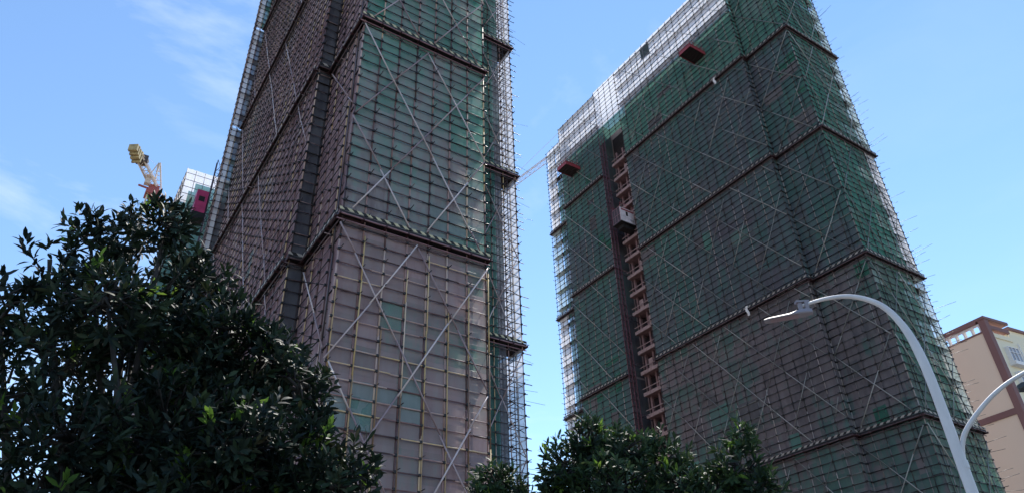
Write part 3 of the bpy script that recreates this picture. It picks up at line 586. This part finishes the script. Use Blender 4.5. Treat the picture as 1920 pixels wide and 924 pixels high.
b = MB(); b.box((-.3, -.3, H+.002), (4.6, .9, H+.35)); b.box((-.3, .902, H-.25), (.7, 24, H+.35)); b.box((-.14, .6, H-1.56), (-.062, 24, H-1.36)); b.box((.6, -.2, H-1.2), (4.3, .4, H-.7)); b.build('parapet_beam', BRN, ab)
b = MB()
for i in range(22):
    y = .7+1.06*i; b.box((-.05, y, H-1.499), (.5, y+.16, H-.252))
    for k in range(8):
        a0, a1 = math.pi*k/8, math.pi*(k+1)/8; fy = lambda a: y+.16+.45-.45*math.cos(a); fz = lambda a: H-.85+.4*math.sin(a)
        b.quad((-.05, fy(a0), fz(a0)), (-.05, fy(a1), fz(a1)), (-.05, fy(a1), H-.252), (-.05, fy(a0), H-.252))
b.build('parapet_arcade', WHT, ab)
b = MB(); b.box((4.7, .2, H-1.6), (9, 6, H-.9)); b.box((.6, -.14, H-2.3), (4.4, -.002, H-1.95)); b.box((1, .1, H-1.59), (1.3, .4, H-.7)); b.box((4, .1, H-1.59), (4.3, .4, H-.7)); b.build('roof_parapet', CRM, ab)
PANE = simple('pale_curtained_glass', (.34,.36,.42), .25, var=.3, scale=.8)
for r_ in range(11):
    for cidx, x in enumerate((1.9, 6.4, 11.0, 15.5)):
        z = H-5.4-3.25*r_ - (1.0 if cidx % 2 else 0)
        if z < 1: continue
        b = MB(); b.box((x, -.5, z), (x+.09, -.002, z+1.9)); b.box((x+2.11, -.5, z), (x+2.2, -.002, z+1.9)); b.box((x, -.5, z+1.902), (x+2.2, -.002, z+1.98)); b.box((x+.7, -.52, z), (x+.76, -.42, z+1.9)); b.box((x+1.42, -.52, z), (x+1.48, -.42, z+1.9)); b.box((x+.092, -.5, z+1.25), (x+2.108, -.43, z+1.31))
        wdw = b.build('window', WHT, ab); wdw['_org'] = (0.,0.,0.)
        b = MB(); b.box((x+.093, -.41, z+.0), (x+2.107, -.36, z+1.9)); b.build('pane', PANE, wdw)
        b = MB(); b.box((x-.15, -.75, z-.45), (x+2.35, -.002, z-.004)); b.build('sill', WHT, wdw); del wdw['_org']
b = MB()
for x in (.62, 5.2): b.box((x, -.18, 6), (x+.1, -.003, H-2.4))
b.build('downpipe', WHT, ab)
a2 = bpy.data.objects.new('apartment_block', None); S.collection.objects.link(a2); a2.location = W(127.6, 44.3, 0); a2.rotation_euler = (0,0,R(28)); a2['_org'] = (0.,0.,0.)
tag(a2, 'taller cream apartment block at the right edge, behind the windowed block', 'building')
b = MB(); b.box((0,0,0), (30, 18, 53)); b.build('wall', CRM, a2); b = MB(); b.box((-.3,-.3,53.002), (30.3, 18.3, 53.5)); b.build('roof_edge', BRN, a2)
for q in (ab, a2): del q['_org']
# ------------------------------------------------------------------ tower cranes
CRW = simple('white_crane_steel', (.66,.54,.44), .5, var=.1); CRR = simple('red_crane_steel', (.36,.09,.08), .5, var=.2); CRY = simple('yellow_crane_ballast', (.40,.31,.15), .7, var=.5, scale=1.2); CRD = simple('dark_crane_steel', (.08,.06,.06), .6)
c1 = thing('tower_crane', 'luffing tower crane with yellow counterweights above the big tree at left', 'crane', (6.6, 149.9, 0))
pv = Vector((6.6, 149.9, 105.2)); cw = Vector((1.0, 141.8, 106.6))
b = MB(); lattice(b, (6.6, 149.9, 0), (6.6, 149.9, 102), 2.0, 2.2, .16, .09); b.build('mast', CRW, c1)
b = MB(); b.box((5.1, 148.4, 102.0), (8.1, 151.4, 103.2)); b.box((5.6, 148.8, 103.25), (7.6, 151, 104.6)); b.tube((5, 148.2, 102.8), (3.4, 147.4, 102.4), .25); b.build('slewing_platform', CRR, c1)
b = MB(); b.box((4.3, 147.0, 103.3), (5.4, 148.2, 105.6)); b.build('operator_cab', CRW, c1)
d = (cw-pv).normalized(); sdv = Vector((-d.y, d.x, 0)).normalized()
b = MB()
for sg in (-.75, .75):
    b.tube(pv+sdv*sg+Vector((0,0,-1)), cw+sdv*sg, .26, 4); b.tube(pv+sdv*sg+Vector((0,0,-.2)), cw+sdv*sg+Vector((0,0,.7)), .1, 4)
for k in range(9): p_ = pv+(cw-pv)*(k/8)+Vector((0,0,-1+k/8)); b.tube(p_-sdv*.75, p_+sdv*.75, .1, 4); b.tube(p_-sdv*.75, p_+sdv*.75+(cw-pv)*.12, .08, 4)
b.build('counter_jib', CRW, c1)
b = MB(); q = pv+(cw-pv)*.72+Vector((0,0,.1)); b.box(q-Vector((1,1,.5)), q+Vector((1,1,1.2))); b.tube(q-sdv*1.3, q+sdv*1.3, .5, 10); b.build('winch', CRD, c1)
b = MB()
for k in range(4):
    q = cw + d*(-.9+.75*k) ; e1 = sdv*.95; e2 = d*(.18+.1*(k%2)); z0 = Vector((0,0,-2.1+.35*k)); z1 = Vector((0,0,.7-.2*(k%2)))
    P8 = [q-e1-e2+z0, q+e1-e2+z0, q+e1+e2+z0, q-e1+e2+z0, q-e1-e2+z1, q+e1-e2+z1, q+e1+e2+z1, q-e1+e2+z1]; n0 = len(b.v); b.v += [tuple(p) for p in P8]
    for f in ((0,3,2,1),(4,5,6,7),(0,1,5,4),(1,2,6,5),(2,3,7,6),(3,0,4,7)): b.f.append(tuple(n0+i for i in f)); b.m.append(0); b.t.append(.5)
b.build('counterweight', CRY, c1)
ap = Vector((6.2, 150.0, 111.6)); b = MB()
for sg in (-.9, .9):
    b.tube(pv+sdv*sg-d*1.2, ap+sdv*sg*.2, .18, 5); b.tube(pv+sdv*sg+d*2.2, ap+sdv*sg*.2, .13, 5)
for k in range(1, 6): f = k/6; m_ = (pv-d*1.2)*(1-f)+ap*f; b.tube(m_-sdv*.9*(1-f*.8), m_+sdv*.9*(1-f*.8), .08, 4); b.tube(m_, (pv+d*2.2)*(1-f)+ap*f, .07, 4)
b.tube(ap, ap-d*1.2+Vector((0,0,-1.6)), .14, 4); b.tube(ap+Vector((-.3,0,-1)), cw+Vector((0,0,.9)), .03, 4); b.build('a_frame', CRW, c1)
b = MB(); je = pv - d*38+Vector((0,0,24)); lattice(b, pv-d*2, pv-d*22+Vector((0,0,3)), 1.5, 1.8, .12, .07, Vector((0,0,1)), True); b.build('jib', CRW, c1)
c2 = thing('tower_crane', 'thin white tower crane jib crossing the gap of sky between the two towers', 'crane', (93, 93, 0))
b = MB(); lattice(b, (93, 93, 0), (93, 93, 110), 1.8, 2.2, .15, .08); b.build('mast', CRW, c2)
b = MB(); j0 = Vector((93, 93, 108)); ja = Vector((78.6, 99.7, 108)); jb = Vector((77.4, 108.7, 108))
jd = (jb-ja).normalized(); jr = ja - jd*12; c2.location = W(jr.x, jr.y, 0)
# jib passes ja and jb; its mast stands hidden behind the green tower
b2m = MB(); lattice(b2m, jr, jb+jd*26, 1.15, 1.5, .07, .035, Vector((0,0,1)), True)
for o in [o for o in c2.children]: bpy.data.objects.remove(o)
c2['_org'] = (jr.x, jr.y, 0.)
b2m.build('jib', CRW, c2); b = MB(); lattice(b, (jr.x, jr.y, 0), (jr.x, jr.y, 107), 1.8, 2.2, .15, .08); b.build('mast', CRW, c2)
b = MB(); b.tube(jr+Vector((0,0,6)), jb+jd*10+Vector((0,0,.6)), .04, 4); b.tube(jr+Vector((0,0,0)), jr+Vector((0,0,6)), .3, 5); b.build('tie_bar', CRW, c2)
# ------------------------------------------------------------------ street lamp
LP = simple('white_painted_pole', (.56,.55,.57), .5, var=.16, scale=3, stretch=(1,1,.3), bump=.05)
lp = thing('street_lamp', 'tall white street lamp with two curved arms at right', 'street lamp', (6.66, 11.16, 0), grid=False)
def smooth_path(pts, n=8):
    pts = [Vector(p) for p in pts]; P = [pts[0]*2-pts[1]]+pts+[pts[-1]*2-pts[-2]]; out = []
    for i in range(1, len(P)-2):
        for k in range(n):
            t = k/n; a, b_, c, d_ = P[i-1], P[i], P[i+1], P[i+2]
            out.append(.5*((2*b_)+(c-a)*t+(2*a-5*b_+4*c-d_)*t*t+(3*b_-a-3*c+d_)*t**3))
    out.append(pts[-1]); return out
pts = smooth_path([(6.66,11.16,0),(6.66,11.16,2.5),(6.66,11.16,4.5),(6.665,11.155,5.9),(6.64,11.18,6.6),(6.56,11.23,7.1),(6.38,11.32,7.52),(6.06,11.49,7.80),(5.68,11.69,7.90),(5.23,11.92,7.88)])
z2r = lambda i: .09 - .018*min(1, i/(len(pts)-1)/.45) - .044*max(0, (i/(len(pts)-1)-.45)/.55)**.75
b = MB(); b.path(pts, [z2r(i) for i in range(len(pts))], 20); b.build('pole', LP, lp, True)
b = MB(); b.box((6.4, 10.9, .004), (6.92, 11.42, .03)); b.tube((6.66,11.16,.03), (6.66,11.16,.45), .16, 20); b.build('base_plate', LP, lp)
b = MB(); ap2 = smooth_path([(6.68,11.15,4.7),(6.75,11.12,4.98),(6.88,11.03,5.22),(7.18,10.84,5.53),(7.47,10.65,5.74),(7.78,10.44,5.88)]); b.path(ap2, [.041-.012*i/(len(ap2)-1) for i in range(len(ap2))], 14); b.build('side_arm', LP, lp, True)
b = MB(); b.path([(6.66,11.16,.9),(6.66,11.16,1.5)], [.094,.094], 20); b.build('access_door', LP, lp); b = MB(); b.path([(6.668,11.153,4.62),(6.668,11.153,4.74)], [.081,.081], 20); b.build('collar', LP, lp)
HD = simple('grey_lamp_housing', (.22,.20,.23), .5, var=.1); LENS = simple('lamp_diffuser', (.26,.18,.20), .35, var=.15, scale=8); DHD = simple('dark_lamp_housing', (.03,.035,.035), .5)
def lamp_head(c, d, L, wd, m1, m2, z):
    h = MB(); d = Vector(d).normalized(); sdw = Vector((-d.y, d.x, 0)).normalized(); u_ = d.cross(sdw) * -1
    if u_.z < 0: u_ = -u_
    prof = [(0,.45,.06),(.12,.8,.075),(.3,1,.06),(.45,.98,.03),(.9,.85,.022),(1,.6,.016)]
    rings = []
    for t, wv, th in prof:
        p = Vector(c)+d*L*t; wv *= wd/2; k = len(h.v)
        h.v += [tuple(p-sdw*wv), tuple(p-sdw*wv*.7+u_*th), tuple(p+sdw*wv*.7+u_*th), tuple(p+sdw*wv), tuple(p+sdw*wv*.9-u_*.02), tuple(p-sdw*wv*.9-u_*.02)]; rings.append(k)
    for a, b_ in zip(rings[:-1], rings[1:]):
        for i in range(6): j = (i+1) % 6; h.f.append((a+i, a+j, b_+j, b_+i)); h.m.append(0); h.t.append(.5)
    h.f.append(tuple(rings[0]+i for i in range(6))); h.m.append(0); h.t.append(.5); h.f.append(tuple(rings[-1]+i for i in reversed(range(6)))); h.m.append(0); h.t.append(.5)
    o = h.build('lamp_head', m1, lp); o['_org'] = lp['_org']
    l_ = MB(); k = 0; p0 = Vector(c)+d*L*.3-u_*.024; p1 = Vector(c)+d*L*.88-u_*.024; l_.quad(tuple(p0-sdw*wd*.36), tuple(p1-sdw*wd*.3), tuple(p1+sdw*wd*.3), tuple(p0+sdw*wd*.36)); l_.build('lens', m2, o)
    del o['_org']
lamp_head((5.40,11.82,7.70), (-.80,.34,.02), .85, .24, HD, LENS, 0)
b = MB(); b.box((5.20,11.86,7.72), (5.26,11.92,7.98)); b.box((5.30,11.82,7.72), (5.36,11.88,7.95)); b.box((5.16,11.84,7.93),(5.4,11.94,7.97)); b.build('bracket', HD, lp)
lamp_head((7.55,10.55,5.60), (.8,-.45,.08), .6, .3, DHD, DHD, 0)
for i in range(2): pass
# ------------------------------------------------------------------ trees
def leafmat(name, stops, tr=.25, rough=.6):
    m, n, l, out = mat(name); b = n.new('ShaderNodeBsdfPrincipled'); a = n.new('ShaderNodeAttribute'); a.attribute_name = 'tint'
    r = ramp(n, stops); l.new(a.outputs['Fac'], r.inputs[0]); l.new(r.outputs[0], b.inputs['Base Color']); b.inputs['Roughness'].default_value = rough; b.inputs['Specular IOR Level'].default_value = .22
    t = n.new('ShaderNodeBsdfTranslucent'); l.new(r.outputs[0], t.inputs[0]); ms = n.new('ShaderNodeMixShader'); ms.inputs[0].default_value = tr
    l.new(b.outputs[0], ms.inputs[1]); l.new(t.outputs[0], ms.inputs[2]); l.new(ms.outputs[0], out.inputs[0]); return m
LEAFD = leafmat('shaded_leaf', [(0, (.007,.013,.012)), (.5, (.013,.024,.016)), (.85, (.024,.045,.02)), (1, (.06,.055,.03))], .14)  # green taken near black, so the crown's shade sits in the leaf colour
LEAFY = leafmat('young_leaf', [(0, (.06,.12,.02)), (.6, (.11,.2,.03)), (1, (.2,.3,.05))], .45)
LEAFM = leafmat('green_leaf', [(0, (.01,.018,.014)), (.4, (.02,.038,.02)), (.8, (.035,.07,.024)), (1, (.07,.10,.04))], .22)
BARK = simple('brown_grey_bark', (.028,.024,.022), .9, var=.4, scale=9, bump=.4)
def leaves(cs, axes, nper, length, wd, spread, up_b, name, m, parent, tint=(0,1)):
    """rosettes of folded, slightly drooping lance-shaped leaves at the twig tips"""
    V = []; F = []; T = []; k = 0
    prof = [(.38, .5), (.7, .44)]
    for c, ax in zip(cs, axes):
        n = int(nper*rng.uniform(.7, 1.3)); base_t = rng.uniform(*tint)
        h = np.array([0,0,1.]) if abs(ax[2]) < .9 else np.array([1.,0,0]); p = np.cross(ax, h); p /= np.linalg.norm(p); q = np.cross(ax, p); ph = rng.uniform(0, 6.28)
        for i in range(n):
            an = ph + i*2.4; el = rng.normal(spread*(.55+.6*i/n), .3)
            d = ax*math.cos(el) + (p*math.cos(an)+q*math.sin(an))*math.sin(el); d /= np.linalg.norm(d)
            L = length*rng.uniform(.65, 1.15); w_ = wd*rng.uniform(.8, 1.2)
            nr = ax - d*np.dot(ax, d) + rng.normal(0, .25, 3); nr -= d*np.dot(nr, d); nn = np.linalg.norm(nr)
            if nn < 1e-3: continue
            nr /= nn; sd_ = np.cross(d, nr); b0 = c - ax*1.0*length*(i/n) + d*.01 + rng.normal(0, .012, 3); dr = nr*(-L*rng.uniform(.02, .28))
            pts = [b0]
            for t, ww in prof:
                mid = b0 + d*L*t + dr*t*t; e = sd_*w_*ww; f_ = nr*w_*.13
                pts += [mid, mid-e+f_, mid+e+f_]
            pts.append(b0 + d*L + dr)
            V += pts; F += [(k, k+2, k+1), (k, k+1, k+3), (k+1, k+2, k+5, k+4), (k+1, k+4, k+6, k+3), (k+4, k+5, k+7), (k+4, k+7, k+6)]
            tt = float(np.clip(base_t*.6 + rng.uniform(0, .45), 0, 1)); T += [tt]*6; k += 8
    me = bpy.data.meshes.new(name); me.from_pydata([tuple(map(float, v)) for v in (np.array(V) - np.array(parent['_org']))], [], F); me.materials.append(m)
    at = me.attributes.new('tint', 'FLOAT', 'FACE'); at.data.foreach_set('value', T); me.polygons.foreach_set('use_smooth', [True]*len(F)); me.update()
    o = bpy.data.objects.new(name, me); S.collection.objects.link(o); o.parent = parent; return o
def tree(base, lobes, dens, leaf_len, leaf_w, mat_leaf, young, label, trunk_r, group=None, name='broadleaf_tree', fork=.45):
    root = thing(name, label, 'tree', base, grid=False, group=group); B = np.array(base)
    cs = []; ax = []; ys = []; yx = []; ctr = np.mean([l[:3] for l in lobes], axis=0)
    tw = MB(); br = MB(); fk = B + np.array([(ctr[0]-B[0])*.3, (ctr[1]-B[1])*.3, (ctr[2]-B[2])*fork*1.0])
    for li, l in enumerate(lobes):
        c = np.array(l[:3]); r = l[3]; n = int(dens*(l[4] if len(l) > 4 else 1)*r*r*np.pi*4*.5 + dens*r**3*2.0)
        mid = (fk+c)/2 + rng.normal(0, .12, 3); mid[2] += .15
        br.path([fk, mid, c], [trunk_r*.36, trunk_r*.2, trunk_r*.08], 7)
        tips = []
        for _ in range(n):
            d = rng.normal(0, 1, 3); d /= np.linalg.norm(d); rr = r*rng.uniform(.25, 1)**.45*rng.uniform(.85, 1.18)
            p = c + d*rr*np.array([1,1,.9]); o = d*.75 + np.array([0,0,.55]) + rng.normal(0, .3, 3); o /= np.linalg.norm(o)
            if rng.random() < young*(1.8 if d[2] > .2 else .5): ys.append(p); yx.append(o)
            else: cs.append(p); ax.append(o)
            tips.append(p)
        for p in tips[::2]:
            m_ = c + (p-c)*rng.uniform(.2, .45) + rng.normal(0, .04, 3); tw.tube(m_, p, .012, 4, 0, .5, .005)
            if rng.random() < .3: tw.tube(c+rng.normal(0,.05,3), m_, .02, 4, 0, .5, .012)
    tk = MB(); tk.path([B, B*.6+fk*.4+np.array([.05,.03,0]), fk], [trunk_r*1.25, trunk_r, trunk_r*.7], 12); tk.build('trunk', BARK, root, True)
    br.build('limb', BARK, root, True, 'stuff'); tw.build('twig', BARK, root, True, 'stuff')
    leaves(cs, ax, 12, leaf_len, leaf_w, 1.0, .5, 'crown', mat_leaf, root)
    if ys: leaves(ys, yx, 8, leaf_len*.95, leaf_w, .62, .5, 'young_leaves', LEAFY, root)
    return root
L1 = [(-3.80,5.40,5.39,0.36,.6),(-3.64,5.74,5.68,0.34,.6),(-3.22,5.53,5.60,0.30,1),(-3.85,5.11,4.83,0.40,.5),(-4.14,5.14,4.51,0.43,.55),(-2.99,5.88,5.17,0.36,1),(-2.59,5.74,4.66,0.38,1),(-2.27,6.09,4.44,0.40,1),(-1.88,5.91,4.07,0.32,1),(-1.70,5.86,3.73,0.25,1),(-1.35,5.54,3.17,0.33,1),(-1.82,5.72,3.34,0.48,1),(-2.71,6.02,4.32,0.70,1),(-3.45,5.86,4.70,0.78,.55),(-3.65,5.26,4.08,0.52,.4),(-2.80,5.53,3.58,0.68,1),(-3.23,5.06,3.32,0.56,.6),(-2.15,5.39,3.42,0.47,1),(-3.97,5.27,3.79,0.48,.35),(-3.20,4.96,4.51,0.41,.8),(-2.54,5.54,2.93,0.74,1),(-3.26,5.27,2.82,0.66,.7),(-1.69,5.76,2.87,0.47,1)]
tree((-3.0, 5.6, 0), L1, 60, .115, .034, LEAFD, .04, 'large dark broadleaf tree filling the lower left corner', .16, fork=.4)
L2 = [(0.85,9.16,4.55,0.38,1),(0.55,8.98,4.21,0.39,1),(1.28,8.91,4.39,0.36,1),(1.76,9.13,4.34,0.34,1),(1.14,8.73,3.86,0.51,1),(0.47,9.19,3.95,0.30,1),(1.92,8.89,3.91,0.39,1),(1.42,8.89,3.47,0.58,1),(0.74,8.97,3.45,0.51,1)]
tree((1.1, 8.95, 0), L2, 70, .115, .034, LEAFM, .06, 'green broadleaf tree at the bottom centre, in front of the hoist mast', .11)
tree((-.2, 8.6, 0), [(-0.32,8.59,4.00,0.26,1),(-0.08,8.80,3.90,0.24,1),(-0.50,8.49,3.80,0.18,1),(-0.24,8.60,3.53,0.37,1)], 80, .115, .033, LEAFM, .04, 'small dark treetop below the narrow gap at the foot of the pinkish tower', .07)
tree((2.45, 8.45, 0), [(2.61,8.51,4.37,0.20,1),(2.49,8.44,3.98,0.31,1),(2.64,8.29,3.72,0.26,1),(2.22,8.62,3.76,0.31,1),(2.40,8.47,3.34,0.44,1)], 74, .115, .034, LEAFM, .05, 'slender pointed treetop, rightmost of those at the bottom', .08)
for o in bpy.data.objects:
    if '_org' in o: del o['_org']
